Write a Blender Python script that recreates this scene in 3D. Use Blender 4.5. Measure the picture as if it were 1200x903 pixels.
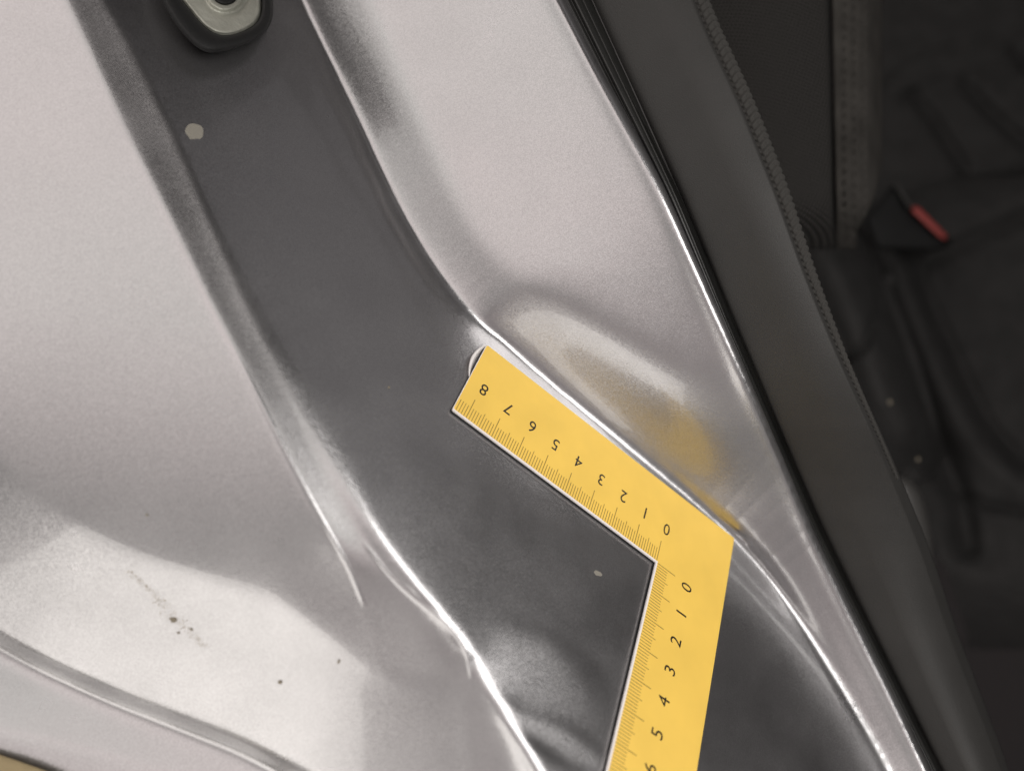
import bpy, math, random
import numpy as np
from mathutils import Vector, Matrix

random.seed(4); RNG = np.random.default_rng(4)
for o in list(bpy.data.objects): bpy.data.objects.remove(o)
S = bpy.context.scene
COL = S.collection

# ------------------------------------------------------------------ camera, world, lamps
F = 920.0                       # focal length of the photograph in its own 1200 px wide pixels
CAM_Z = 0.255                   # metres from the camera to the middle of the square
cam_data = bpy.data.cameras.new('camera')
cam = bpy.data.objects.new('camera', cam_data); COL.objects.link(cam)
cam.location = (0, 0, CAM_Z)
cam_data.sensor_width = 36.0
cam_data.lens = 36.0 * F / 1200.0
cam_data.clip_start = 0.01; cam_data.clip_end = 50
cam_data.dof.use_dof = True
cam_data.dof.focus_distance = 0.252
cam_data.dof.aperture_fstop = 4.8
S.camera = cam

W = bpy.data.worlds.new('World'); S.world = W; W.use_nodes = True
nt = W.node_tree; nt.nodes.clear()
out = nt.nodes.new('ShaderNodeOutputWorld'); bg = nt.nodes.new('ShaderNodeBackground')
tc = nt.nodes.new('ShaderNodeTexCoord'); 
dt = nt.nodes.new('ShaderNodeVectorMath'); dt.operation = 'DOT_PRODUCT'; dt.inputs[1].default_value = (0, .8, .6)   # up in the real place
nt.links.new(tc.outputs['Generated'], dt.inputs[0])
cr = nt.nodes.new('ShaderNodeValToRGB'); mr = nt.nodes.new('ShaderNodeMapRange')
mr.inputs[1].default_value = -1; mr.inputs[2].default_value = 1
nt.links.new(dt.outputs['Value'], mr.inputs[0]); nt.links.new(mr.outputs[0], cr.inputs[0])
cr.color_ramp.interpolation = 'EASE'
e0, e1 = cr.color_ramp.elements
e0.position = .53; e0.color = (.25, .235, .238, 1)
e1.position = .91; e1.color = (1.01, .965, .955, 1)
no = nt.nodes.new('ShaderNodeTexNoise'); no.inputs['Scale'].default_value = 2.2; no.inputs['Detail'].default_value = 2.5
nt.links.new(tc.outputs['Generated'], no.inputs['Vector'])
tint = nt.nodes.new('ShaderNodeMix'); tint.data_type = 'RGBA'; tint.blend_type = 'MULTIPLY'; tint.inputs[0].default_value = 1.0
cr2 = nt.nodes.new('ShaderNodeValToRGB'); nt.links.new(no.outputs[1], cr2.inputs[0])      # noise tint added to the surround: greenish and pinkish patches for the reflections
cr2.color_ramp.elements[0].position = .35; cr2.color_ramp.elements[0].color = (.86, .93, .88, 1)
cr2.color_ramp.elements[1].position = .65; cr2.color_ramp.elements[1].color = (1.08, .97, .96, 1)
nt.links.new(cr.outputs[0], tint.inputs[6]); nt.links.new(cr2.outputs[0], tint.inputs[7])
nt.links.new(tint.outputs[2], bg.inputs[0]); bg.inputs[1].default_value = 1.38
nt.links.new(bg.outputs[0], out.inputs[0])

def area(name, loc, target, sx, sy, power, color):
    d = bpy.data.lights.new(name, 'AREA'); d.shape = 'RECTANGLE'; d.size = sx; d.size_y = sy
    d.energy = power; d.color = color
    o = bpy.data.objects.new(name, d); COL.objects.link(o)
    o.location = loc
    o.rotation_euler = (Vector(target) - Vector(loc)).to_track_quat('-Z', 'Y').to_euler()
    return o
WIN = (-0.32, -0.52, 0.36)
area('key_lamp', (0.28, 0.06, 0.38), (0.02, -0.02, 0), 0.33, 0.33, 1.8, (1, 0.97, 0.94))
area('window_lamp', WIN, (-0.09, -0.07, 0.045), 0.62, 0.34, 1.25, (1, 0.96, 0.90))
area('wall_fill_lamp', (0.42, 0.60, 0.13), (-0.04, 0.03, 0.02), 0.5, 0.35, .085, (1, 0.95, 0.97))  # added fill with no source there, lifts the top of the dark wall

S.view_settings.view_transform = 'Standard'; S.view_settings.look = 'None'
S.view_settings.exposure = 0.0; S.view_settings.gamma = 1.0
S.render.engine = 'CYCLES'

# ------------------------------------------------------------------ helpers
def P3(u, v, Z):
    """photo direction (u, v) at depth Z centimetres -> world metres"""
    u, v, Z = np.broadcast_arrays(np.asarray(u, float), np.asarray(v, float), np.asarray(Z, float))
    return np.stack([(u - 600) / F * Z * .01, -(v - 451.5) / F * Z * .01, CAM_Z - Z * .01], -1)

def sm(pts, by='v', sig=18, lo=-500, hi=1500):
    """smooth curve through points: returns the function coordinate(other coordinate)"""
    pts = sorted(pts, key=lambda p: p[1] if by == 'v' else p[0])
    a = np.array([p[1] if by == 'v' else p[0] for p in pts], float)
    b = np.array([p[0] if by == 'v' else p[1] for p in pts], float)
    g = np.arange(lo - 100, hi + 100, 1.0)
    y = np.interp(g, a, b)
    m0 = (b[1] - b[0]) / (a[1] - a[0]); m1 = (b[-1] - b[-2]) / (a[-1] - a[-2])
    y = np.where(g < a[0], b[0] + m0 * (g - a[0]), y); y = np.where(g > a[-1], b[-1] + m1 * (g - a[-1]), y)
    if sig:
        k = np.exp(-.5 * (np.arange(-3 * sig, 3 * sig + 1) / sig) ** 2); k /= k.sum()
        pad = 3 * sig
        yy = np.concatenate([y[0] + (y[1] - y[0]) * np.arange(-pad, 0), y, y[-1] + (y[-1] - y[-2]) * np.arange(1, pad + 1)])
        y = np.convolve(yy, k, 'valid')
    f = lambda t: np.interp(t, g, y)
    f.slope = lambda t: np.interp(t, g, np.gradient(y))
    return f

def wide(pts, by='v', sig=14, big=240):
    c = sm(pts, by, sig); c.far = sm(pts, by, big); return c
def near_far(sd, c, u, v, sign, L):
    """distance that follows the wiggly curve close to it and its smoothed course farther off"""
    sl = (sdt(c, u, v) if sd is sdv else sd(c, u, v)) * sign; sf = sd(c.far, u, v) * sign
    return sf + (sl - sf) * np.exp(-(np.maximum(sl, 0) / L) ** 2)
def sdt(c, u, v):
    """true signed distance (px) to the curve u=c(v), positive on its right"""
    shp = np.shape(u * 1.0 + v * 0.0); uu = (np.zeros(shp) + u).ravel(); vv = (np.zeros(shp) + v).ravel()
    t = np.arange(-420., 1400., 14.); a = np.stack([c(t), t], -1)
    best = np.full(uu.shape, 1e12)
    for i in range(len(a) - 1):
        d = a[i + 1] - a[i]; h = np.clip(((uu - a[i, 0]) * d[0] + (vv - a[i, 1]) * d[1]) / (d @ d), 0, 1)
        np.minimum(best, (uu - a[i, 0] - h * d[0]) ** 2 + (vv - a[i, 1] - h * d[1]) ** 2, out=best)
    cl = np.interp(vv, t, a[:, 0])
    return (np.sqrt(best) * np.where(uu > cl, 1, -1)).reshape(shp)
def sdv(c, u, v):   # signed distance (px) right of a curve u=c(v)
    return (u - c(v)) / np.sqrt(1 + c.slope(v) ** 2)
def sdu(c, u, v):   # signed distance (px) below a curve v=c(u)
    return (v - c(u)) / np.sqrt(1 + c.slope(u) ** 2)
def SP(s, r):       # soft ramp, in normalised units
    return r * np.logaddexp(0, s / r) / F
def sstep(t, a, b):
    t = np.clip((t - a) / (b - a), 0, 1); return t * t * (3 - 2 * t)

def mat(name, fn):
    m = bpy.data.materials.new(name); m.use_nodes = True
    n = m.node_tree; b = n.nodes['Principled BSDF']
    fn(n, b); return m

def link(n, a, b): n.links.new(a, b)

def new_obj(name, verts, faces, material, parent=None, smooth=True):
    me = bpy.data.meshes.new(name)
    verts = np.asarray(verts, np.float32)
    if isinstance(faces, np.ndarray):
        nf, k = faces.shape
        me.vertices.add(len(verts)); me.vertices.foreach_set('co', verts.ravel())
        me.loops.add(nf * k); me.loops.foreach_set('vertex_index', faces.astype(np.int32).ravel())
        me.polygons.add(nf); me.polygons.foreach_set('loop_start', np.arange(0, nf * k, k, dtype=np.int32))
        me.update(calc_edges=True); me.validate()
    else:
        me.from_pydata([tuple(map(float, v)) for v in verts], [], faces); me.update()
    if smooth: me.polygons.foreach_set('use_smooth', np.ones(len(me.polygons), bool))
    if material: me.materials.append(material)
    o = bpy.data.objects.new(name, me); COL.objects.link(o)
    if parent: o.parent = parent; o.matrix_parent_inverse = parent.matrix_world.inverted()
    return o

def empty(name, loc=(0, 0, 0)):
    o = bpy.data.objects.new(name, None); COL.objects.link(o); o.location = loc
    o.empty_display_size = .02
    o.matrix_world = Matrix.Translation(Vector(loc))
    return o

def tag(o, label=None, cat=None, group=None, kind=None):
    if label: o['label'] = label
    if cat: o['category'] = cat
    if group: o['group'] = group
    if kind: o['kind'] = kind
    return o

def grid_faces(nr, nc, wrap=False):
    i = np.arange(nr - 1)[:, None] * nc
    j = np.arange(nc if wrap else nc - 1)[None]
    jn = (j + 1) % nc
    return np.stack([i + j, i + nc + j, i + nc + jn, i + jn], -1).reshape(-1, 4)

def shell(name, Pg, th, material, parent=None, up=None):
    """Pg (nr,nc,3) front surface -> closed sheet th metres thick, extruded away from the camera side"""
    nr, nc, _ = Pg.shape
    dr = np.gradient(Pg, axis=0); dc = np.gradient(Pg, axis=1)
    n = np.cross(dc, dr); n /= np.linalg.norm(n, axis=-1, keepdims=True) + 1e-12
    view = np.array([0, 0, CAM_Z]) - Pg
    sgn = np.sign((n * view).sum(-1).mean()); n *= sgn
    back = Pg - n * th
    V = np.concatenate([Pg.reshape(-1, 3), back.reshape(-1, 3)])
    f = grid_faces(nr, nc); N = nr * nc
    b = f[:, ::-1] + N
    ring = np.concatenate([np.arange(nc), (np.arange(1, nr)) * nc + nc - 1, (nr - 1) * nc + np.arange(nc - 2, -1, -1), np.arange(nr - 2, 0, -1) * nc])
    nx = np.roll(ring, -1)
    side = np.stack([ring, nx, nx + N, ring + N], -1)
    return new_obj(name, V, np.concatenate([f, b, side]), material, parent)

def skin(name, Pg, th, material, parent=None):
    """front sheet with a folded-back rim"""
    nr, nc, _ = Pg.shape; N = nr * nc
    ring = np.concatenate([np.arange(nc), (np.arange(1, nr)) * nc + nc - 1, (nr - 1) * nc + np.arange(nc - 2, -1, -1), np.arange(nr - 2, 0, -1) * nc])
    V = np.concatenate([Pg.reshape(-1, 3), Pg.reshape(-1, 3)[ring] - np.array([0, 0, th])])
    i = np.arange(len(ring)); j = (i + 1) % len(ring)
    return new_obj(name, V, np.concatenate([grid_faces(nr, nc), np.stack([ring, ring[j], N + j, N + i], -1)]), material, parent)

def patch(L, R, wfun, v0, v1, dv, ns, hor=False):
    """surface between curves L(v) and R(v); wfun(u,v) = inverse depth"""
    if hor:
        us = np.arange(v0, v1 + dv, dv); s = np.linspace(0, 1, ns)
        U, Sg = np.meshgrid(us, s, indexing='ij'); Vv = L(U) * (1 - Sg) + R(U) * Sg
        return P3(U, Vv, 1 / wfun(U, Vv)), U, Vv
    vs = np.arange(v0, v1 + dv, dv); s = np.linspace(0, 1, ns) if np.isscalar(ns) else ns
    Vv, Sg = np.meshgrid(vs, s, indexing='ij'); U = L(Vv) * (1 - Sg) + R(Vv) * Sg
    return P3(U, Vv, 1 / wfun(U, Vv)), U, Vv

def sweep(path, prof, closed=True):
    """path (n,3); prof list or (n,k,2) of offsets in the frame (side, up) where up points at the camera"""
    path = np.asarray(path); n = len(path)
    T = np.gradient(path, axis=0); T /= np.linalg.norm(T, axis=1, keepdims=True)
    view = np.array([0, 0, CAM_Z]) - path; view /= np.linalg.norm(view, axis=1, keepdims=True)
    side = np.cross(T, view); side /= np.linalg.norm(side, axis=1, keepdims=True)
    up = np.cross(side, T)
    pr = np.asarray(prof, float)
    if pr.ndim == 2: pr = np.broadcast_to(pr, (n,) + pr.shape)
    V = path[:, None] + side[:, None] * pr[..., :1] + up[:, None] * pr[..., 1:]
    return V

def tube(name, path, prof, material, parent=None):
    V = sweep(path, prof); nr, nc, _ = V.shape
    f = grid_faces(nr, nc, wrap=True)
    c0 = V[0].mean(0); c1 = V[-1].mean(0); N = nr * nc
    VV = np.concatenate([V.reshape(-1, 3), [c0, c1]])
    j = np.arange(nc); jn = (j + 1) % nc
    faces = [tuple(q) for q in f] + [(int(a), int(b), N) for a, b in zip(jn, j)] + [((nr - 1) * nc + int(a), (nr - 1) * nc + int(b), N + 1) for a, b in zip(j, jn)]
    return new_obj(name, VV, faces, material, parent)

# ------------------------------------------------------------------ materials
def m_paint(n, b):
    tc = n.nodes.new('ShaderNodeTexCoord')
    vo = n.nodes.new('ShaderNodeTexVoronoi'); vo.inputs['Scale'].default_value = 4600
    link(n, tc.outputs['Object'], vo.inputs['Vector'])
    # flakes: small colour and tilt differences
    mr = n.nodes.new('ShaderNodeMapRange'); mr.inputs[3].default_value = .87; mr.inputs[4].default_value = 1.13
    sp = n.nodes.new('ShaderNodeSeparateColor'); link(n, vo.outputs['Color'], sp.inputs[0])
    link(n, sp.outputs[0], mr.inputs[0])
    mx = n.nodes.new('ShaderNodeVectorMath'); mx.operation = 'SCALE'; mx.inputs[0].default_value = (.405, .397, .402)
    link(n, mr.outputs[0], mx.inputs['Scale'])
    link(n, mx.outputs[0], b.inputs['Base Color'])
    geo = n.nodes.new('ShaderNodeNewGeometry')
    sb = n.nodes.new('ShaderNodeVectorMath'); sb.operation = 'SUBTRACT'; sb.inputs[1].default_value = (.5, .5, .5)
    link(n, vo.outputs['Color'], sb.inputs[0])
    sc = n.nodes.new('ShaderNodeVectorMath'); sc.operation = 'SCALE'; sc.inputs['Scale'].default_value = .105
    link(n, sb.outputs[0], sc.inputs[0])
    ad = n.nodes.new('ShaderNodeVectorMath'); link(n, geo.outputs['Normal'], ad.inputs[0]); link(n, sc.outputs[0], ad.inputs[1])
    no = n.nodes.new('ShaderNodeVectorMath'); no.operation = 'NORMALIZE'; link(n, ad.outputs[0], no.inputs[0])
    link(n, no.outputs[0], b.inputs['Normal'])
    fn_ = n.nodes.new('ShaderNodeTexNoise'); fn_.inputs['Scale'].default_value = 45; fn_.inputs['Detail'].default_value = 8
    link(n, tc.outputs['Object'], fn_.inputs['Vector'])
    fr = n.nodes.new('ShaderNodeMapRange'); fr.inputs[1].default_value = .35; fr.inputs[2].default_value = .75; fr.inputs[3].default_value = .02; fr.inputs[4].default_value = .10
    link(n, fn_.outputs[0], fr.inputs[0]); link(n, fr.outputs[0], b.inputs['Coat Roughness'])
    fr2 = n.nodes.new('ShaderNodeMapRange'); fr2.inputs[1].default_value = .3; fr2.inputs[2].default_value = .7; fr2.inputs[3].default_value = .27; fr2.inputs[4].default_value = .35
    link(n, fn_.outputs[0], fr2.inputs[0]); link(n, fr2.outputs[0], b.inputs['Roughness'])
    b.inputs['Metallic'].default_value = .93
    b.inputs['Coat Weight'].default_value = 1; b.inputs['Coat IOR'].default_value = 1.55
PAINT = mat('silver_paint', m_paint)

def simple(name, col, rough, metal=0, coat=0, bump=None, spec=.5, var=0):
    def fn(n, b):
        b.inputs['Base Color'].default_value = (*col, 1); b.inputs['Roughness'].default_value = rough
        b.inputs['Metallic'].default_value = metal; b.inputs['Coat Weight'].default_value = coat
        b.inputs['Specular IOR Level'].default_value = spec
        tc = n.nodes.new('ShaderNodeTexCoord')
        if bump:
            no = n.nodes.new('ShaderNodeTexNoise'); no.inputs['Scale'].default_value = bump[0]; no.inputs['Detail'].default_value = 4
            link(n, tc.outputs['Object'], no.inputs['Vector'])
            bp = n.nodes.new('ShaderNodeBump'); bp.inputs['Strength'].default_value = bump[1]; bp.inputs['Distance'].default_value = bump[2]
            link(n, no.outputs[0], bp.inputs['Height']); link(n, bp.outputs[0], b.inputs['Normal'])
        if var:
            no = n.nodes.new('ShaderNodeTexNoise'); no.inputs['Scale'].default_value = 60; no.inputs['Detail'].default_value = 6
            link(n, tc.outputs['Object'], no.inputs['Vector'])
            mr = n.nodes.new('ShaderNodeMapRange'); mr.inputs[1].default_value = .3; mr.inputs[2].default_value = .7
            mr.inputs[3].default_value = 1 - var; mr.inputs[4].default_value = 1 + var
            link(n, no.outputs[0], mr.inputs[0])
            sc = n.nodes.new('ShaderNodeVectorMath'); sc.operation = 'SCALE'; sc.inputs[0].default_value = col
            link(n, mr.outputs[0], sc.inputs['Scale']); link(n, sc.outputs[0], b.inputs['Base Color'])
    return mat(name, fn)
YELLOW = simple('yellow_enamel', (.90, .60, .112), .46, coat=.0, bump=(700, .08, .0002), var=.05)
WHITE_EDGE = simple('bare_white_edge', (.86, .82, .80), .35)
STEEL = simple('dark_ruler_underside', (.02, .02, .02), .5)
INK = simple('black_ink', (.012, .011, .008), .45)
TICK_INK = simple('brown_tick_ink', (.26, .17, .035), .5)
RUBBER = simple('black_rubber', (.013, .013, .012), .34, bump=(1500, .12, .0002), var=.2)
BUMPER_RUBBER = simple('matt_black_rubber', (.009, .009, .009), .62, bump=(900, .25, .0005), spec=.3)
TRIM = simple('dark_grey_trim_plastic', (.026, .025, .0235), .6, bump=(2200, .35, .0003), var=.08, spec=.35)
PLATE = simple('dull_zinc_plate', (.36, .36, .31), .5, metal=.4, bump=(300, .5, .0015), var=.25)
FABRIC_DARK = simple('charcoal_seat_cloth', (.020, .020, .019), .9, bump=(1500, .8, .001), var=.15, spec=.1)
WELT = simple('grey_braid', (.040, .0385, .036), .9, spec=.1)
LEATHER = simple('black_seat_cover', (.030, .0292, .0285), .85, bump=(900, .6, .001), var=.15, spec=.12)
BUCKLE = simple('black_buckle_plastic', (.004, .004, .004), .6, spec=.2)
RED = simple('red_button_plastic', (.24, .032, .026), .55)
DIRT = simple('dried_dirt', (.22, .19, .14), .9, bump=(3000, .5, .0005))
CHIP = simple('pale_primer_chip', (.24, .225, .19), .8)
KNIT = simple('brown_black_knit', (.045, .042, .038), .92, bump=(2600, .9, .0007), var=.25, spec=.1)
COVER = simple('grey_seat_plastic', (.06, .058, .055), .4)
DUST = simple('brown_dust', (.40, .35, .27), .9)
TAN = simple('tan_sheet', (.30, .235, .13), .85, bump=(400, .3, .0005), var=.15)
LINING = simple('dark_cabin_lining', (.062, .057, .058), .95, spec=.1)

def m_weave(n, b):
    tc = n.nodes.new('ShaderNodeTexCoord')
    mp = n.nodes.new('ShaderNodeMapping'); mp.inputs['Rotation'].default_value = (0, 0, .35)
    link(n, tc.outputs['Object'], mp.inputs[0])
    w1 = n.nodes.new('ShaderNodeTexWave'); w1.inputs['Scale'].default_value = 185; w1.bands_direction = 'X'
    w2 = n.nodes.new('ShaderNodeTexWave'); w2.inputs['Scale'].default_value = 185; w2.bands_direction = 'Y'
    link(n, mp.outputs[0], w1.inputs[0]); link(n, mp.outputs[0], w2.inputs[0])
    m = n.nodes.new('ShaderNodeMath'); m.operation = 'MULTIPLY'; link(n, w1.outputs[1], m.inputs[0]); link(n, w2.outputs[1], m.inputs[1])
    cr = n.nodes.new('ShaderNodeMix'); cr.data_type = 'RGBA'
    cr.inputs[6].default_value = (.007, .007, .0066, 1); cr.inputs[7].default_value = (.085, .080, .075, 1)
    link(n, m.outputs[0], cr.inputs[0]); link(n, cr.outputs[2], b.inputs['Base Color'])
    bp = n.nodes.new('ShaderNodeBump'); bp.inputs['Distance'].default_value = .0006; bp.inputs['Strength'].default_value = .8
    link(n, m.outputs[0], bp.inputs['Height']); link(n, bp.outputs[0], b.inputs['Normal'])
    b.inputs['Roughness'].default_value = .9; b.inputs['Specular IOR Level'].default_value = .1
WEAVE = mat('mesh_seat_cloth', m_weave)

# ------------------------------------------------------------------ the silver body pressing
def wD(u, v, off=0.0):          # the plane of the door-jamb wall (the square lies just off it)
    c = -17.99 - off            # fitted plane, cm
    x = (u - 600) / F; y = (v - 451.5) / F
    return (.55397 * x - .43879 * y - .70752) / c

C1 = wide([(352, 0), (378, 60), (408, 120), (436, 185), (466, 250), (502, 312), (545, 366), (578, 392), (620, 429), (653, 459), (720, 508), (790, 561), (852, 608), (902, 662), (949, 730), (990, 800), (1030, 870), (1058, 930)])
C1b = wide([(430, 0), (455, 62), (490, 140), (520, 205), (556, 275), (600, 325), (650, 352), (700, 380), (800, 430)], sig=14)
C2 = wide([(128, 0), (165, 70), (205, 155), (245, 250), (285, 345), (335, 440), (385, 535), (425, 615), (470, 680), (515, 732), (550, 775), (580, 822), (612, 880), (655, 950)], sig=16)
C2b = wide([(50, -60), (95, 40), (150, 160), (200, 260), (250, 365), (290, 440), (335, 530), (375, 605), (410, 665), (428, 712), (440, 760)])
C3 = sm([(652, 0), (700, 92), (732, 150), (768, 215), (812, 312), (856, 410), (900, 510), (945, 618), (1000, 732), (1042, 815), (1084, 903)])
C5 = sm([(-60, 690), (0, 738), (60, 770), (140, 806), (200, 829), (290, 864), (370, 906), (460, 955)], by='u')
C6 = wide([(-80, 480), (0, 556), (60, 600), (150, 650), (250, 682), (330, 712), (380, 748), (420, 780), (470, 800), (520, 802), (600, 790), (700, 780)], by='u')

K1 = sm([(.055, -200), (.056, 0), (.058, 420), (.058, 620), (.058, 1200)], sig=60)
C10 = sm([(-80, 846), (0, 859), (60, 870), (130, 889), (200, 912), (300, 950)], by='u')
C8 = sm([(430, 640), (490, 705), (530, 742), (552, 775), (572, 815), (590, 870), (604, 920)], sig=8)
C9 = sm([(420, 640), (480, 705), (522, 742), (544, 770), (546, 800), (541, 850), (552, 910)], sig=8)
Rm = np.array([[-0.76925879, -0.31836955, 0.55396909], [-0.59476378, 0.67358395, -0.4387946], [-0.23344585, -0.66702735, -0.70751505]])
Tm = np.array([4.72648945, 5.78897431, 25.76199256])
conv = np.diag([1., -1., -1.])
def ruler_pt(a_, b_):
    q = Rm @ np.array([a_, b_, 0 * a_], dtype=float).reshape(3, -1) + Tm[:, None]
    return (conv @ q).T * .01 + np.array([0, 0, CAM_Z])

def wfold(u, v):
    w = wD(u, v, .30)
    s1 = near_far(sdv, C1, u, v, 1, 150)
    s2 = near_far(sdv, C2, u, v, -1, 90); s2b = near_far(sdv, C2b, u, v, -1, 70)
    s3 = sdv(C3, u, v)
    w = w + .057 * SP(s1, 7.0 - 3.5 * sstep(v, 300, 400) * sstep(v, 760, 660))
    w = w - .030 * SP(s2, 9.0 - 7.0 * sstep(v, 450, 620))
    w = w - .006 * SP(s2b, 3.0) * sstep(v, 900, 560)
    s5 = sdu(C5, u, v)
    w = w - (.036 * SP(s5, 3.0) - .033 * SP(s5 - 19, 3.0)) * sstep(u, 520, 380)
    w = w - .16 * SP(s3, 4.0)
    return w

# The pressing is then relaxed so that each field of it leans to mirror a wanted tone: a least-squares
# height field through the wanted slopes (dark wall held fixed).
def relax(step=6.0):
    us = np.arange(-330, 1125, step); vs = np.arange(-270, 1180, step)
    Vg, Ug = np.meshgrid(vs, us, indexing='ij')
    w0 = wfold(Ug, Vg)
    s1 = sdt(C1, Ug, Vg); s1b = sdt(C1b, Ug, Vg); s2 = -sdt(C2, Ug, Vg); s2b = -sdt(C2b, Ug, Vg); s3 = sdv(C3, Ug, Vg)
    s5 = sdu(C5, Ug, Vg); s6 = sdu(C6, Ug, Vg); s8 = -sdt(C8, Ug, Vg); s9 = -sdt(C9, Ug, Vg)
    x = (Ug - 600) / F; y = (Vg - 451.5) / F
    Pw = P3(Ug, Vg, 1 / w0)
    view = np.array([0, 0, CAM_Z]) - Pw; view /= np.linalg.norm(view, axis=-1, keepdims=True)
    R = np.zeros(Ug.shape + (3,)); Wt = np.zeros(Ug.shape)
    def put(mask, r, wt=1.0):
        nonlocal R, Wt
        r = np.broadcast_to(np.asarray(r, float), R.shape)
        R = R * (1 - mask[..., None]) + r * mask[..., None]; Wt = Wt * (1 - mask) + wt * mask
    m = lambda t, w_=5.0: 1 / (1 + np.exp(-np.clip(t / w_, -40, 40)))
    def ramp(t, pts):
        k_ = [p[0] for p in pts]
        return np.stack([np.interp(t, k_, [p[1][i] for p in pts]) for i in range(3)], -1)
    # left panel
    put(m(s2 - 16), ramp(Vg, LEFT_R))
    put(m(s2b - 4) * m(-s6), ramp(Vg, LEFT_R))
    put(m(s2 - 8, 4) * m(-s2b, 3) * m(-s6), ROLL_R, 1)
    put(m(s2 - 8) * m(-s6) * m(Ug - 330, 14) * m(Vg - 650, 12), (-.10, -.35, .93))
    # lower fields
    lw = np.array(WIN) - Pw; lw /= np.linalg.norm(lw, axis=-1, keepdims=True)
    cf = sstep(Ug, 450, 310)[..., None]
    put(m(s6, 6) * m(s9 - 2), lw * cf + np.array(CREAM_R[-1][1]) * (1 - cf))
    put(m(s5, 4) * m(s2 - 10) * m(24 - s5, 4), STRIP_R)
    put(m(s5 - 24, 4) * m(s2 - 10), LOW_R)
    s10 = sdu(C10, Ug, Vg); put(m(s10, 3) * m(230 - Ug, 20), (-.35, -.20, .90), .4)
    put(m(s2 - 8, 4) * m(-s9) * m(s8 + 1) * m(Vg - 690), MID_R)
    bx_ = (Ug - 630) * .86 + (Vg - 792) * .5; by_ = -(Ug - 630) * .5 + (Vg - 792) * .86
    blob = m((1 - np.sqrt((bx_ / 58) ** 2 + (by_ / 34) ** 2)) * 34, 7)
    blob = np.maximum(blob, m((1 - np.sqrt(((Ug - 655) * .86 + (Vg - 868) * .5) ** 2 / 50 ** 2 + (-(Ug - 655) * .5 + (Vg - 868) * .86) ** 2 / 11 ** 2)) * 11, 3))
    put(blob, BLOB_R, 2.0)  # dents added to the wall so that it mirrors a pale patch
    # inner flange
    band = m(s1 - 10, 4) * m(-s3 - 4, 3)
    put(band, ramp(Vg, BAND_R))
    put(band * m(-s1b, 6) * m(350 - Vg, 45), STRIP2_R)
    al = ((Ug - 580) * .78 + (Vg - 372) * .63)
    ac = ((Ug - 580) * -.63 + (Vg - 372) * .78)      # negative away from the square
    Q = ruler_pt(np.clip(8.2 - 10.7 * al / 346, -3, 8.5).ravel(), np.full(al.size, -1.6)).reshape(R.shape)
    rq = Q - Pw; rq /= np.linalg.norm(rq, axis=-1, keepdims=True)
    put(band * m(al + 5, 8) * m(350 - al, 30) * m(ac + 62, 26), rq + np.array([-.02, 0, .10]), 1.4 - .9 * sstep(al, 40, 280))
    fixed = (s2 < 0) & (s1 < 0) & (blob < .1)
    Wt = np.where(fixed, 1.0, Wt)
    R /= np.linalg.norm(R, axis=-1, keepdims=True) + 1e-9
    n = view + R; n /= np.linalg.norm(n, axis=-1, keepdims=True) + 1e-9
    nc_ = n * np.array([1, -1, -1])                     # camera axes, y down, z forward
    den = nc_[..., 0] * x + nc_[..., 1] * y + nc_[..., 2]
    w = w0.copy()
    free = ~fixed & (s3 < 2)
    for outer in range(2):
        gx = nc_[..., 0] * w / den; gy = nc_[..., 1] * w / den
        g0x = np.gradient(w0, step / F, axis=1); g0y = np.gradient(w0, step / F, axis=0)
        wt = np.where(fixed, 0, Wt) + .02 + .25 * sstep(-s2, -6, 20) * sstep(-s1, -6, 20)
        Dx = np.where(Wt > .02, gx - g0x, 0) * np.where(fixed, 0, Wt) / wt
        Dy = np.where(Wt > .02, gy - g0y, 0) * np.where(fixed, 0, Wt) / wt
        wt = np.where(s3 > 2, .02, wt)
        hx = .5 * (wt[:, 1:] + wt[:, :-1]); hy = .5 * (wt[1:] + wt[:-1]); h = step / F
        bx = hx * .5 * (Dx[:, 1:] + Dx[:, :-1]) * h; by = hy * .5 * (Dy[1:] + Dy[:-1]) * h
        lam = 1e-5 + .6 * (sstep(-s2, 0, 40 - 26 * sstep(Vg, 480, 640)) * sstep(-s1, 0, 22 - 8 * sstep(Vg, 620, 700))) ** 2 * (1 - .97 * np.clip(sum(np.roll(blob, (i_, j_), (0, 1)) for i_ in (-1, 0, 1) for j_ in (-1, 0, 1)) / 3, 0, 1))
        def AT(ex, ey):
            o = np.zeros_like(w0)
            o[:, 1:] += ex; o[:, :-1] -= ex; o[1:] += ey; o[:-1] -= ey
            return o
        def A(d):
            return AT(hx * (d[:, 1:] - d[:, :-1]), hy * (d[1:] - d[:-1])) + lam * d
        bvec = AT(bx, by)
        d = np.zeros_like(w0); r_ = bvec.copy(); diag = A(np.ones_like(w0)) * 0
        dg = lam.copy(); dg[:, 1:] += hx; dg[:, :-1] += hx; dg[1:] += hy; dg[:-1] += hy
        z = r_ / dg; p_ = z.copy(); rz = (r_ * z).sum()
        for it in range(900):
            Ap = A(p_); al_ = rz / (p_ * Ap).sum(); d += al_ * p_; r_ -= al_ * Ap
            z = r_ / dg; rz2 = (r_ * z).sum()
            if rz2 < 1e-22: break
            p_ = z + rz2 / rz * p_; rz = rz2
        w = w0 + d
    return us, vs, d
LEFT_R = [(-100, (-.55, .50, .66)), (180, (-.55, .45, .70)), (330, (-.55, .32, .77)), (450, (-.55, .06, .83)), (600, (-.57, -.26, .78)), (700, (-.60, -.42, .68))]
ROLL_R = (.20, .58, .79)
CREAM_R = [(0, (-.42, -.72, .55)), (300, (-.42, -.74, .52)), (380, (-.38, -.66, .60)), (480, (-.40, -.22, .89))]
STRIP_R = (-.30, -.93, .0)
LOW_R = (-.30, .40, .86)
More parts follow.
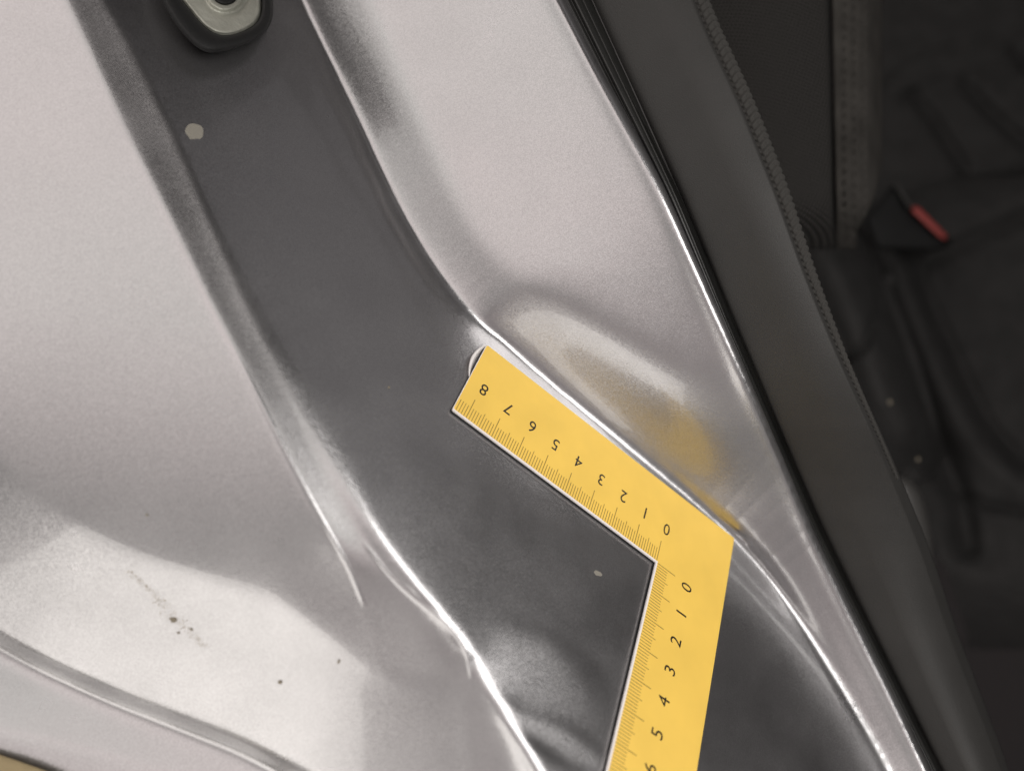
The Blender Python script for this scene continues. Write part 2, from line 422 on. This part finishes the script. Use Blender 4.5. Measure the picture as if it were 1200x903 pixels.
MID_R = (-.25, -.10, .95)
BLOB_R = (.82, .32, .47)
BAND_R = [(-100, (-.50, .40, .77)), (220, (-.50, .32, .81)), (330, (-.45, .20, .87)), (420, (-.42, .34, .84)), (650, (-.4, .45, .80)), (903, (-.4, .45, .80))]
STRIP2_R = (-.92, -.08, .38)
RU, RV, RD = relax()
def bic(u, v):
    """smooth (Catmull-Rom) lookup of the relaxed field"""
    fu = (np.asarray(u, float) - RU[0]) / (RU[1] - RU[0]); fv = (np.asarray(v, float) - RV[0]) / (RV[1] - RV[0])
    fu = np.clip(fu, 1, len(RU) - 3); fv = np.clip(fv, 1, len(RV) - 3)
    iu = np.floor(fu).astype(int); iv = np.floor(fv).astype(int); tu = fu - iu; tv = fv - iv
    def wts(t):   # cubic B-spline: smooth second derivative
        return [(1 - t) ** 3 / 6, (3 * t ** 3 - 6 * t ** 2 + 4) / 6, (-3 * t ** 3 + 3 * t ** 2 + 3 * t + 1) / 6, t ** 3 / 6]
    wu, wv = wts(tu), wts(tv); o = 0
    for j in range(4):
        for i in range(4):
            o = o + wv[j] * wu[i] * RD[iv - 1 + j, iu - 1 + i]
    return o
LB_ = sm([(418, 625), (430, 640), (460, 678), (490, 705), (522, 728), (540, 748), (550, 772), (553, 800)], sig=5)
def wbody(u, v):
    w = wfold(u, v) + bic(u, v)
    # the square rests clear of the pressing: nothing of it may come through the blade
    e1_ = (u - 568) * -.605 + (v - 406) * .796          # inside (below) the outer edge of the short arm
    e2_ = (818 - (v - 903) * .145) - u                  # left of the outer edge of the long arm
    near_sq = sstep(e1_, -10, -2) * sstep(e2_, -26, -4) * sstep(u, 505, 530)
    lim = wD(u, v, .06); d_ = w - lim
    w = w - near_sq * np.where(d_ > -1e-3, .5 * (d_ + np.sqrt(d_ * d_ + 1e-9)), 0)
    a = np.exp(-(sdt(C2b, u, v) / 2.2) ** 2) * sstep(v, 380, 520) * sstep(v, 716, 690)
    b = np.exp(-(sdt(LB_, u, v) / 2.0) ** 2) * sstep(v, 628, 650) * sstep(v, 800, 785)
    return w + .00006 * a + .00006 * b

car = empty('car_body', (0, 0, 0))
tag(car, 'silver metallic car door jamb with creased sill, black door seal and dark inner trim', 'car')
Lf = lambda v: -320 + 0 * v
Rf = lambda v: C3(v) + 16
S_ = np.concatenate([np.linspace(0, .42, 130, endpoint=False), np.linspace(.42, .97, 520, endpoint=False), np.linspace(.97, 1, 40)])
Pg, U, V = patch(Lf, Rf, wbody, -260, 1160, 2.0, S_)
skin('body_panel', Pg, .0012, PAINT, car)

# ------------------------------------------------------------------ yellow square
ax, ay, az = (conv @ Rm[:, i] for i in range(3))
org = np.array([Tm[0] * .01, -Tm[1] * .01, CAM_Z - Tm[2] * .01])
sq = empty('l_square_ruler')
sq.matrix_world = Matrix(((ax[0], ay[0], az[0], org[0]), (ax[1], ay[1], az[1], org[1]), (ax[2], ay[2], az[2], org[2]), (0, 0, 0, 1)))
tag(sq, 'yellow enamelled L-shaped steel square with black centimetre numbers lying in the silver door jamb', 'ruler')
WID = 3.075; LA = 8.50; LB = 10.0; TH = .10
def prism(name, poly, z0, z1, material, parent, bev=0):
    n = len(poly); V = [(x * .01, y * .01, z1 * .01) for x, y in poly] + [(x * .01, y * .01, z0 * .01) for x, y in poly]
    f = [tuple(range(n)), tuple(range(2 * n - 1, n - 1, -1))] + [(i, i + n, (i + 1) % n + n, (i + 1) % n) for i in range(n)]
    me = bpy.data.meshes.new(name); me.from_pydata(V, [], f); me.update(); me.materials.append(material)
    o = bpy.data.objects.new(name, me); COL.objects.link(o); o.parent = parent
    if bev:
        m = o.modifiers.new('b', 'BEVEL'); m.width = bev; m.segments = 2
    return o
def rnd(p, r=.12, n=5, skip=()):
    out = []
    for i, q in enumerate(p):
        q = np.array(q); a = np.array(p[i - 1]) - q; b = np.array(p[(i + 1) % len(p)]) - q
        a = a / np.linalg.norm(a); b = b / np.linalg.norm(b)
        if i in skip: out.append(tuple(q)); continue
        for t in np.linspace(0, 1, n):
            out.append(tuple((1 - t) ** 2 * (q + a * r) + 2 * t * (1 - t) * q + t * t * (q + b * r)))
    return out
Lp = [(0, 0), (LA, 0), (LA, -WID), (-WID, -WID), (-WID, LB), (0, LB)]
prism('blade', rnd(Lp, .07, skip=(0,)), -TH, -.055, STEEL, sq)
prism('white_core', rnd(Lp, .07, skip=(0,)), -.054, 0, WHITE_EDGE, sq)
# the yellow face stops a hair short of the inner edges so the bare white arris shows
e = .07
Lf_ = [(-e * .3, -e * .3), (LA - .02, -e), (LA - .02, -WID), (-WID, -WID), (-WID, LB), (-e, LB)]
Lf_[0] = (-e, -e)
prism('enamel_face', rnd(Lf_, .07, skip=(0,)), 0.0, .008, YELLOW, sq)
def ticks(name, along_a):
    V = []; Fc = []
    rng = range(0, 85) if along_a else range(0, 97)
    for i in rng:
        L = .86 if i % 10 == 0 else .64 if i % 5 == 0 else .53
        c = i * .1; h = .011 if i % 10 else .013; z = .0085
        q = [(c - h, -e - .005), (c + h, -e - .005), (c + h, -L), (c - h, -L)]
        if not along_a: q = [(y, x) for x, y in q][::-1]
        k = len(V); V += [(x * .01, y * .01, zz * .01) for zz in (z, .0105) for x, y in q]
        Fc += [(k + 4, k + 5, k + 6, k + 7), (k, k + 4, k + 7, k + 3), (k + 1, k + 2, k + 6, k + 5), (k, k + 1, k + 5, k + 4), (k + 2, k + 3, k + 7, k + 6), (k + 3, k + 2, k + 1, k)]
    o = new_obj(name, V, Fc, TICK_INK, sq, smooth=False)
    o.matrix_parent_inverse = Matrix(); tag(o, kind='stuff'); return o
ticks('tick_marks', True); ticks('tick_marks', False)
def glyph(ch, c, right, up, h=.44):
    cu = bpy.data.curves.new('g', 'FONT'); cu.body = ch; cu.size = 1; cu.align_x = 'CENTER'; cu.extrude = 0; cu.resolution_u = 6
    ob = bpy.data.objects.new('g', cu); COL.objects.link(ob)
    bpy.context.view_layer.update()
    me = bpy.data.meshes.new_from_object(ob.evaluated_get(bpy.context.evaluated_depsgraph_get()))
    bpy.data.objects.remove(ob); bpy.data.curves.remove(cu)
    co = np.array([v.co[:] for v in me.vertices]); mn, mx = co.min(0), co.max(0)
    co[:, 0] -= (mn[0] + mx[0]) / 2; co[:, 1] -= (mn[1] + mx[1]) / 2
    s = h / (mx[1] - mn[1]); co *= s
    co[:, 0] *= .95
    right = np.array(right); up = np.array(up)
    q = np.array(c)[None] + co[:, :1] * right + co[:, 1:2] * up
    me.vertices.foreach_set('co', (np.c_[q, np.full(len(q), .0115)] * .01).astype(np.float32).ravel()); me.update()
    me.name = 'numeral'; me.materials.clear(); me.materials.append(INK)
    o = bpy.data.objects.new('numeral', me); COL.objects.link(o); o.parent = sq
    o['label'] = 'black printed numeral ' + ch
    return o
for i in range(9): glyph(str(i), (i - .11, -1.41), (1, 0), (0, 1))
for i in range(10): glyph(str(i), (-1.41, i + .09), (0, -1), (1, 0))
# curl of bare coating lifted off the short end
cv = []
for t in np.linspace(0, 1, 24):
    b = -WID + .08 + t * 1.5; bow = .10 * math.sin(math.pi * t) ** .8
    wdt = .15 * math.sin(math.pi * min(1, .12 + t * .85)) + .012
    cv.append([(LA + bow, b, -.01), (LA + bow + wdt * .8, b, .03), (LA + bow + wdt, b + .01, -.01), (LA + bow + wdt * .5, b, -.03)])
cv = np.array(cv) * .01
o = new_obj('peeled_coating', cv.reshape(-1, 3), grid_faces(24, 4, wrap=True), WHITE_EDGE, sq); o.matrix_parent_inverse = Matrix()

# ------------------------------------------------------------------ door seal, trim and welt (parts of the car)
def path_on(curve, off, wf, dw, v0=-260, v1=1160, n=220):
    vs = np.linspace(v0, v1, n); us = curve(vs) + off
    return P3(us, vs, 1 / (wf(us, vs)) + dw)
def ell(a, b, n=18, ph=0, p=1.0):
    t = np.linspace(0, 2 * math.pi, n, endpoint=False) + ph
    c, s = np.cos(t), np.sin(t)
    return np.stack([a * np.sign(c) * abs(c) ** p, b * np.sign(s) * abs(s) ** p], -1)
wedge = lambda u, v: wbody(C3(v) - 4, v)
# two-lip rubber seal
sealR = sm([(688, -10), (742, 108), (800, 238), (850, 365), (900, 482), (958, 615), (1020, 742), (1100, 903)])
def wseal(u, v):
    s = (u - C3(v)) / np.maximum(sealR(v) - C3(v), 6)        # 0..1 across
    base = wbody(C3(v) - 3, v)
    Zb = 1 / base
    prof = .42 - .50 * np.sin(np.clip(s, 0, 1) * math.pi) ** .8 - .22 * s + .14 * np.exp(-((s - .42) / .07) ** 2) + .05 * np.exp(-((s - .74) / .04) ** 2)
    return 1 / (Zb + prof + .35)
Pg, _, _ = patch(lambda v: C3(v) - 1.0, lambda v: sealR(v) + 5, wseal, -260, 1160, 4, 120)
shell('door_seal', Pg, .003, RUBBER, car)
# inner trim panel
trimR = sm([(812, -20), (830, 28), (872, 118), (915, 225), (948, 318), (985, 410), (1035, 520), (1085, 640), (1118, 740), (1160, 850), (1185, 920)])
def wtrim(u, v):
    L = sealR(v); R = trimR(v); s = (u - L) / (R - L)
    Zb = 1 / wbody(C3(v) - 3, v)
    Z = Zb + .35 - 1.5 * s + .30 * np.exp(-s / .04) + 2.2 * np.clip(s - .55, 0, 1) ** 2 + 6.0 * np.clip(s - .93, 0, 1) * (s > .93)
    Z = Z + .8 * sstep(v, 450, 800) * np.clip(s - .4, 0, 1) ** 1.5 * 3
    return 1 / Z
Pg, _, _ = patch(lambda v: sealR(v) - 1, lambda v: trimR(v) + 4, wtrim, -260, 1160, 5, 70)
shell('sill_trim', Pg, .0025, TRIM, car)
# braided welt along the trim's inner edge
vs = np.linspace(-200, 560, 1700); us = trimR(vs) - 1
Zw = 1 / wtrim(us, vs)
wp = P3(us, vs, Zw - .05)
al = np.concatenate([[0], np.cumsum(np.linalg.norm(np.diff(wp, axis=0), axis=1))])
th = np.linspace(0, 2 * math.pi, 56, endpoint=False)
A, TT = np.meshgrid(al, th, indexing='ij')
k = 2 * math.pi / .0023
br = np.where(np.cos(3.5 * TT) > 0, np.sin(k * A + 4 * TT), np.sin(k * A - 4 * TT)) - .8 * np.exp(-(np.cos(3.5 * TT) / .25) ** 2)
rad = .0029 + .00028 * br
rad *= np.clip(1.0 - .75 * sstep(np.broadcast_to(vs[:, None], rad.shape), 150, 560), 0, 1)
prof = np.stack([rad * np.cos(TT), rad * np.sin(TT)], -1)
tube('braided_welt', wp, prof, WELT, car)

# ------------------------------------------------------------------ rubber buffer with its plate at the top of the dark wall
def wall_pt(u, v, lift):       # lift in cm towards the camera along the wall's normal
    return P3(u, v, 1 / wD(u, v, .30 - lift))
def loop(cx, cy, pts, n=72):
    p = np.array(pts, float); k_ = len(p); t = np.linspace(0, k_, n, endpoint=False); o_ = []
    for q in t:
        i = int(q); f = q - i
        a_, b_, c_, d_ = p[(i - 1) % k_], p[i % k_], p[(i + 1) % k_], p[(i + 2) % k_]
        o_.append(.5 * ((2 * b_) + (-a_ + c_) * f + (2 * a_ - 5 * b_ + 4 * c_ - d_) * f * f + (-a_ + 3 * b_ - 3 * c_ + d_) * f ** 3))
    return np.array(o_)
base_o = loop(0, 0, [(178, -40), (186, -8), (208, 32), (236, 59), (262, 60), (298, 47), (316, 30), (320, 5), (312, -40), (290, -85), (240, -100), (195, -80)])
plate_o = loop(0, 0, [(196, -40), (205, -12), (222, 12), (242, 34), (262, 42), (286, 37), (303, 24), (307, 2), (300, -40), (280, -78), (240, -88), (205, -70)])
cen = plate_o.mean(0)
ring_rows = []
for f, l in ((1.0, -.02), (1.0, .25), (.97, .55), (.90, .72), (.72, .80), (.30, .80), (.08, .74), (0, .62), (-.02, .50), (-.10, .45)):
    q = plate_o + (base_o - plate_o) * f
    ring_rows.append(wall_pt(q[:, 0], q[:, 1], l))
ring_rows = np.array(ring_rows)
buf = empty('door_buffer', tuple(wall_pt(cen[0], cen[1], 0)))
tag(buf, 'black rubber buffer ring around a dull metal plate at the top of the dark wall', 'buffer')
V = ring_rows.reshape(-1, 3); f_ = grid_faces(*ring_rows.shape[:2], wrap=True)
new_obj('rubber_ring', V, f_, BUMPER_RUBBER, buf)
sc_c = np.array([264., -10.])
rows = []
for f in np.linspace(0, 1, 40):
    q = sc_c + (plate_o - sc_c) * f
    d = np.linalg.norm(q - sc_c, axis=1)
    l = .58 - .30 * sstep(d, 18, 13) - .10 * np.exp(-((d - 27) / 4) ** 2) + .05 * np.exp(-((d - 20) / 3) ** 2) - .12 * sstep(f, .93, 1.0)
    l = l + .012 * np.sin(q[:, 0] * .11 + 1) * np.sin(q[:, 1] * .13) + .03 * np.exp(-((f - .90) / .03) ** 2)
    rows.append(wall_pt(q[:, 0], q[:, 1], l))
rows = np.array(rows)
new_obj('metal_plate', rows.reshape(-1, 3), grid_faces(*rows.shape[:2], wrap=True), PLATE, buf)
th = np.linspace(0, 2 * math.pi, 32, endpoint=False)
pl_ = np.array([wall_pt(sc_c[0] + r_ * np.cos(th), sc_c[1] + r_ * .95 * np.sin(th), l_) for r_, l_ in ((16.5, .50), (15.5, .56), (12, .57), (6, .54), (.1, .54))])
new_obj('hole_dark_disc', pl_.reshape(-1, 3), grid_faces(5, 32, wrap=True), BUMPER_RUBBER, buf)  # black disc set in the recess for the dark of the screw hole

# ------------------------------------------------------------------ small marks on the paint
def fleck(name, u, v, ru, rv, ang, material, label, cat, seed=0, h=.012, on=None):
    rg = np.random.default_rng(seed); t = np.linspace(0, 2 * math.pi, 18, endpoint=False)
    rr = 1 + .16 * rg.normal(size=18); rr = (rr + np.roll(rr, 1)) / 2
    V = []
    for k_, (sc_, hh) in enumerate(((1.0, .001), (.8, h), (.35, h * 1.2))):
        x_ = ru * rr * sc_ * np.cos(t); y_ = rv * rr * sc_ * np.sin(t)
        U_ = u + x_ * math.cos(ang) - y_ * math.sin(ang); V_ = v + x_ * math.sin(ang) + y_ * math.cos(ang)
        Z = 1 / wbody(U_, V_) - hh
        V.append(P3(U_, V_, Z))
    V = np.array(V)
    f = [tuple(int(i) for i in q) for q in grid_faces(3, 18, wrap=True)] + [tuple(range(53, 35, -1))]
    o = new_obj(name, V.reshape(-1, 3), f, material)
    tag(o, label, cat, 'small chips in the paint' if cat == 'paint chip' else 'dirt crumbs on the paint'); return o
fleck('paint_chip', 228, 154, 10.5, 9.5, .3, CHIP, 'pale round chip in the dark paint just below the rubber buffer', 'paint chip', 1, .004)
fleck('paint_chip', 701, 671.5, 5.2, 2.7, .55, CHIP, 'tiny cream chip in the dark paint beside the inner corner of the yellow square', 'paint chip', 2, .004)
fleck('dirt_crumb', 203, 726, 4.2, 3.4, .2, DIRT, 'largest brown dirt crumb in the scuff on the bright lower sill', 'dirt', 3, .03)
fleck('dirt_crumb', 328, 799, 2.6, 2.2, 0, DIRT, 'lone dark dirt crumb right of the scuff on the bright sill', 'dirt', 4, .03)
fleck('dirt_crumb', 397, 775, 1.6, 2.6, .4, DIRT, 'narrow dark speck at the upper right edge of the bright sill', 'dirt', 5, .03)
fleck('dirt_crumb', 209, 741, 1.8, 1.3, .4, DIRT, 'small brown crumb just under the largest one in the sill scuff', 'dirt', 6, .02)
fleck('dirt_crumb', 224, 737, 2.6, 1.2, .6, DIRT, 'thin brown crumb at the lower right end of the sill scuff', 'dirt', 7, .02)
fleck('dirt_crumb', 456, 454, 1.3, 1.8, 0, DIRT, 'tiny dark speck on the dark wall left of the ruler end', 'dirt', 8, .02)
fleck('pale_crumb', 172, 603, 2.2, 1.6, .5, CHIP, 'tiny pale speck on the grey panel above the bright sill', 'dirt', 9, .02)
# the scuff: one smear of fine dust, uncountable grains
rg = np.random.default_rng(11); V = []; Fc = []
pth = sm([(150, 668), (168, 684), (186, 702), (200, 722), (225, 742), (240, 758)], sig=6)
for i in range(520):
    v_ = rg.uniform(668, 758); wd = 3 + 4 * math.exp(-((v_ - 722) / 18) ** 2)
    u_ = pth(v_) + rg.normal() * wd; r_ = abs(rg.normal()) * .28 + .18
    Z = 1 / wbody(np.array([u_]), np.array([v_]))[0]
    c_ = P3(u_, v_, Z - .003); k_ = len(V); e_ = r_ / F * Z * .01
    for a_ in range(5): V.append(c_ + np.array([math.cos(a_ * 1.257), math.sin(a_ * 1.257), 0]) * e_ * rg.uniform(.6, 1.3))
    V.append(c_ + np.array([0, 0, e_]))
    Fc += [(k_ + a_, k_ + (a_ + 1) % 5, k_ + 5) for a_ in range(5)]
o = new_obj('dust_smear', V, Fc, DUST, smooth=False)
tag(o, 'faint brown dust smear scuffed diagonally across the bright sill', 'dirt', kind='stuff')

# thin tan sheet laid over the pressing in the very corner
ce = sm([(-120, 846), (0, 885), (62, 906), (140, 934), (240, 972)], by='u', sig=4)
Pg, _, _ = patch(ce, lambda u: 1120 + 0 * u, lambda u, v: 1 / (1 / wbody(u, v) - .25 - .05 * np.sin(u * .05)), -300, 260, 6, 30, hor=True)
o = shell('tan_corner_sheet', Pg, .0009, TAN)
tag(o, 'edge of a tan sheet in the lower left corner, lying against the silver sill', 'card')

# ------------------------------------------------------------------ seats seen through the door opening
def pdist(u, v, pts):
    best = np.full(np.shape(u), 1e12)
    for (x0, y0), (x1, y1) in zip(pts[:-1], pts[1:]):
        dx, dy = x1 - x0, y1 - y0; h = np.clip(((u - x0) * dx + (v - y0) * dy) / (dx * dx + dy * dy), 0, 1)
        best = np.minimum(best, (u - x0 - h * dx) ** 2 + (v - y0 - h * dy) ** 2)
    return np.sqrt(best)
def crv(pts, n=40):
    p = np.array(pts, float); t = np.linspace(0, len(p) - 1, n)
    q = np.stack([np.interp(t, np.arange(len(p)), p[:, i]) for i in (0, 1)], -1)
    for _ in range(3): q[1:-1] = (q[:-2] + q[1:-1] * 2 + q[2:]) / 4
    return [tuple(a_) for a_ in q]
near = empty('front_seat', tuple(P3(950, 150, 36)))
tag(near, 'charcoal cloth car seat with a knitted side strip, nearest to the door sill trim', 'seat')
end = lambda u: 285 - 40 * ((np.clip(u, 930, 1040) - 930) / 110) ** 2.2       # lower end of the backrest
def Znear(u, v):
    Z = 35.5 - .010 * (v - 0) * .4 + .00028 * (u - 930) ** 2 * .6
    Z = Z + .5 * np.exp(-np.abs(u - (973 + .02 * v)) / 2.0)
    Z = Z + 4 * np.clip((v - 215) / 75, 0, 1.2) ** 2.6
    Z = Z + 3.5 * np.clip((u - 1008) / 26, 0, 1) ** 2.6
    return Z
Pg, U, V = patch(lambda v: 780 + 0 * v, lambda v: 973 + .02 * v, lambda u, v: 1 / Znear(u, v), -300, 292, 4, 50)
shell('cloth_panel', Pg, .004, WEAVE, near)
def Zstrip(u, v):
    Z = Znear(u, v)
    gu = (u - 983) / 11.5; gv = (v + .25 * u) / 13.0 + .5 * (np.floor(gu) % 2)
    du = gu - np.floor(gu) - .5; dv = gv - np.floor(gv) - .5
    edge_ = sstep(u, 978, 986) * sstep(u, 1026, 1016)
    return Z + edge_ * .22 * np.exp(-(du ** 2 / .05 + dv ** 2 / .07))
Pg, U, V = patch(lambda v: 974 + .02 * v, lambda v: 1034 - 0 * v - 30 * np.clip((v - 180) / 90, 0, 1) ** 2, lambda u, v: 1 / Zstrip(u, v), -300, 292, 1.6, 64)
shell('side_strip', Pg, .004, KNIT, near)
# padding between the strip and the far bench
bench = empty('bench_seat', tuple(P3(1150, 400, 62)))
tag(bench, 'black padded seat with stitched panels deeper inside the cabin, beside the red buckle', 'seat')
gr_c = [crv([(1018, 290), (1040, 350), (1065, 420), (1092, 500), (1125, 580), (1135, 640)]),
        crv([(1200, 540), (1165, 505), (1140, 460), (1112, 400), (1080, 335), (1078, 312), (1100, 298), (1160, 272), (1260, 230)]),
        crv([(1060, 395), (1090, 480), (1118, 560)])]
gr_d = crv([(1130, 580), (1160, 592), (1210, 600), (1300, 604)])
def Zc(u, v):
    Z = 60 - .012 * (v - 300) - .004 * (u - 1100)
    Z = Z + 1.5 * np.exp(-(pdist(u, v, gr_c[0]) / 15) ** 2) + .9 * np.exp(-(pdist(u, v, gr_c[1]) / 10) ** 2)
    Z = Z - 1.5 * np.exp(-(pdist(u, v, crv([(1050, 300), (1075, 380), (1110, 460), (1150, 530), (1200, 570)])) / 22) ** 2)
    Z = Z + .8 * np.exp(-(pdist(u, v, gr_d) / 6) ** 2)
    Z = Z + 16 * np.clip((v - (640 + .30 * (u - 1060))) / 70, 0, 1.3) ** 2.2
    Z = Z + 5 * np.clip((300 - (u - 1000) * .3 - v) / 60, 0, 1) ** 2
    return Z
Pg, U, V = patch(lambda v: 985 + .30 * (v - 250), lambda v: 1330 + 0 * v, lambda u, v: 1 / Zc(u, v), 205, 760, 3, 130)
shell('seat_cushion', Pg, .01, LEATHER, bench)
gr_b = [crv([(1072, 112), (1095, 140), (1132, 198)]), crv([(1132, 100), (1160, 130), (1215, 180)]), crv([(1190, 60), (1230, 110), (1290, 160)]),
        crv([(1040, 98), (1070, 75), (1120, 55), (1160, 48), (1200, 50), (1300, 20)]), crv([(1060, 112), (1110, 96), (1180, 76), (1300, 60)])]
def Zb_(u, v):
    Z = 66 - .01 * (u - 1100) + .006 * (200 - v)
    for k_, g_ in enumerate(gr_b): Z = Z + (.8 if k_ < 3 else .35) * np.exp(-(pdist(u, v, g_) / 8) ** 2)
    return Z + 3 * np.clip((v - 210 + .28 * (u - 1110)) / 40, 0, 1) ** 2
Pg, U, V = patch(lambda v: 985 + 0 * v, lambda v: 1340 + 0 * v, lambda u, v: 1 / Zb_(u, v), -320, 262, 3, 120)
shell('seat_backrest', Pg, .01, LEATHER, bench)
# bolster nearer the sill
def Zbol(u, v):
    e_ = np.clip((u - (935 + .40 * (v - 270))) / (78 - .05 * (v - 270)), 0, 1)
    return 47 + 7 * e_ ** 2.5 + 3 * (1 - e_) ** 3 + 4 * np.clip((330 - v) / 70, 0, 1) ** 2 + .9 * np.exp(-(pdist(u, v, crv([(1028, 300), (1030, 360), (1015, 405), (985, 425)])) / 6) ** 2) + 7 * np.clip((v - 470) / 80, 0, 1) ** 2
Pg, U, V = patch(lambda v: 900 + .42 * (v - 270), lambda v: 1008 + .36 * (v - 270) + 14 * np.sin(np.clip((v - 262) / 300, 0, 1) * math.pi), lambda u, v: 1 / Zbol(u, v), 262, 560, 3, 60)
shell('side_bolster', Pg, .01, LEATHER, bench)
# plastic hinge cover low on the seat's flank
cv_o = loop(0, 0, [(1052, 560), (1072, 566), (1086, 600), (1094, 650), (1092, 692), (1080, 690), (1066, 650), (1054, 600)], 48)
cc = cv_o.mean(0)
rows = np.array([P3(*(cc + (cv_o - cc) * f).T, 50 - h_) for f, h_ in ((1.0, -1.5), (1.0, .2), (.93, .8), (.75, 1.0), (.4, 1.1), (.02, 1.1))])
new_obj('hinge_cover', rows.reshape(-1, 3), grid_faces(6, 48, wrap=True), COVER, bench)
for (u_, v_, r_, lb) in ((1043, 471, 2.6, 'upper of two tan crumbs caught in the seam of the dark seat'), (1076, 538, 2.3, 'lower of two tan crumbs, next to the grey plastic hinge cover')):
    t_ = np.linspace(0, 2 * math.pi, 10, endpoint=False)
    rows = np.array([P3(u_ + r_ * k_ * np.cos(t_), v_ + r_ * k_ * 1.2 * np.sin(t_), 45.5 - h_) for k_, h_ in ((.05, -.2), (.8, -.1), (1, .02), (.7, .18), (.05, .24))])
    tag(new_obj('crumb', rows.reshape(-1, 3), grid_faces(5, 10, wrap=True), DIRT), lb, 'crumb', 'crumbs on the dark seat')
# buckle
bk = empty('seat_belt_buckle', tuple(P3(1065, 260, 54)))
tag(bk, 'black seat belt buckle with a red release button standing between the dark seats', 'buckle')
def slab(name, quad, Z, dz, material, parent, r_=3):
    q = np.array(quad, float); o_ = []
    for i in range(len(q)):
        a_, b_, c_ = q[i - 1], q[i], q[(i + 1) % len(q)]
        da = (a_ - b_) / np.linalg.norm(a_ - b_) * r_; dc = (c_ - b_) / np.linalg.norm(c_ - b_) * r_
        for t in np.linspace(0, 1, 5): o_.append((1 - t) ** 2 * (b_ + da) + 2 * t * (1 - t) * b_ + t * t * (b_ + dc))
    o_ = np.array(o_); c_ = o_.mean(0)
    rows = np.array([P3(*(c_ + (o_ - c_) * f).T, Z + h_) for f, h_ in ((.02, dz), (1., dz), (1., .25), (.94, .05), (.8, 0), (.02, 0))])
    return new_obj(name, rows.reshape(-1, 3), grid_faces(6, len(o_), wrap=True), material, parent)
slab('housing', [(1046, 216), (1060, 236), (1118, 284), (1104, 294), (1026, 292), (1014, 256)], 53.5, 5, BUCKLE, bk, 6)
slab('release_button', [(1070, 241), (1076, 242), (1111, 277), (1108, 282), (1101, 278), (1068, 247)], 52.8, .9, RED, bk, 3)
slab('housing_rim', [(1047, 214), (1052, 214), (1070, 243), (1066, 246)], 53.0, .8, TRIM, bk, 2)

# ------------------------------------------------------------------ the car's unseen cabin, its roof rim drawn out to darken the reflections
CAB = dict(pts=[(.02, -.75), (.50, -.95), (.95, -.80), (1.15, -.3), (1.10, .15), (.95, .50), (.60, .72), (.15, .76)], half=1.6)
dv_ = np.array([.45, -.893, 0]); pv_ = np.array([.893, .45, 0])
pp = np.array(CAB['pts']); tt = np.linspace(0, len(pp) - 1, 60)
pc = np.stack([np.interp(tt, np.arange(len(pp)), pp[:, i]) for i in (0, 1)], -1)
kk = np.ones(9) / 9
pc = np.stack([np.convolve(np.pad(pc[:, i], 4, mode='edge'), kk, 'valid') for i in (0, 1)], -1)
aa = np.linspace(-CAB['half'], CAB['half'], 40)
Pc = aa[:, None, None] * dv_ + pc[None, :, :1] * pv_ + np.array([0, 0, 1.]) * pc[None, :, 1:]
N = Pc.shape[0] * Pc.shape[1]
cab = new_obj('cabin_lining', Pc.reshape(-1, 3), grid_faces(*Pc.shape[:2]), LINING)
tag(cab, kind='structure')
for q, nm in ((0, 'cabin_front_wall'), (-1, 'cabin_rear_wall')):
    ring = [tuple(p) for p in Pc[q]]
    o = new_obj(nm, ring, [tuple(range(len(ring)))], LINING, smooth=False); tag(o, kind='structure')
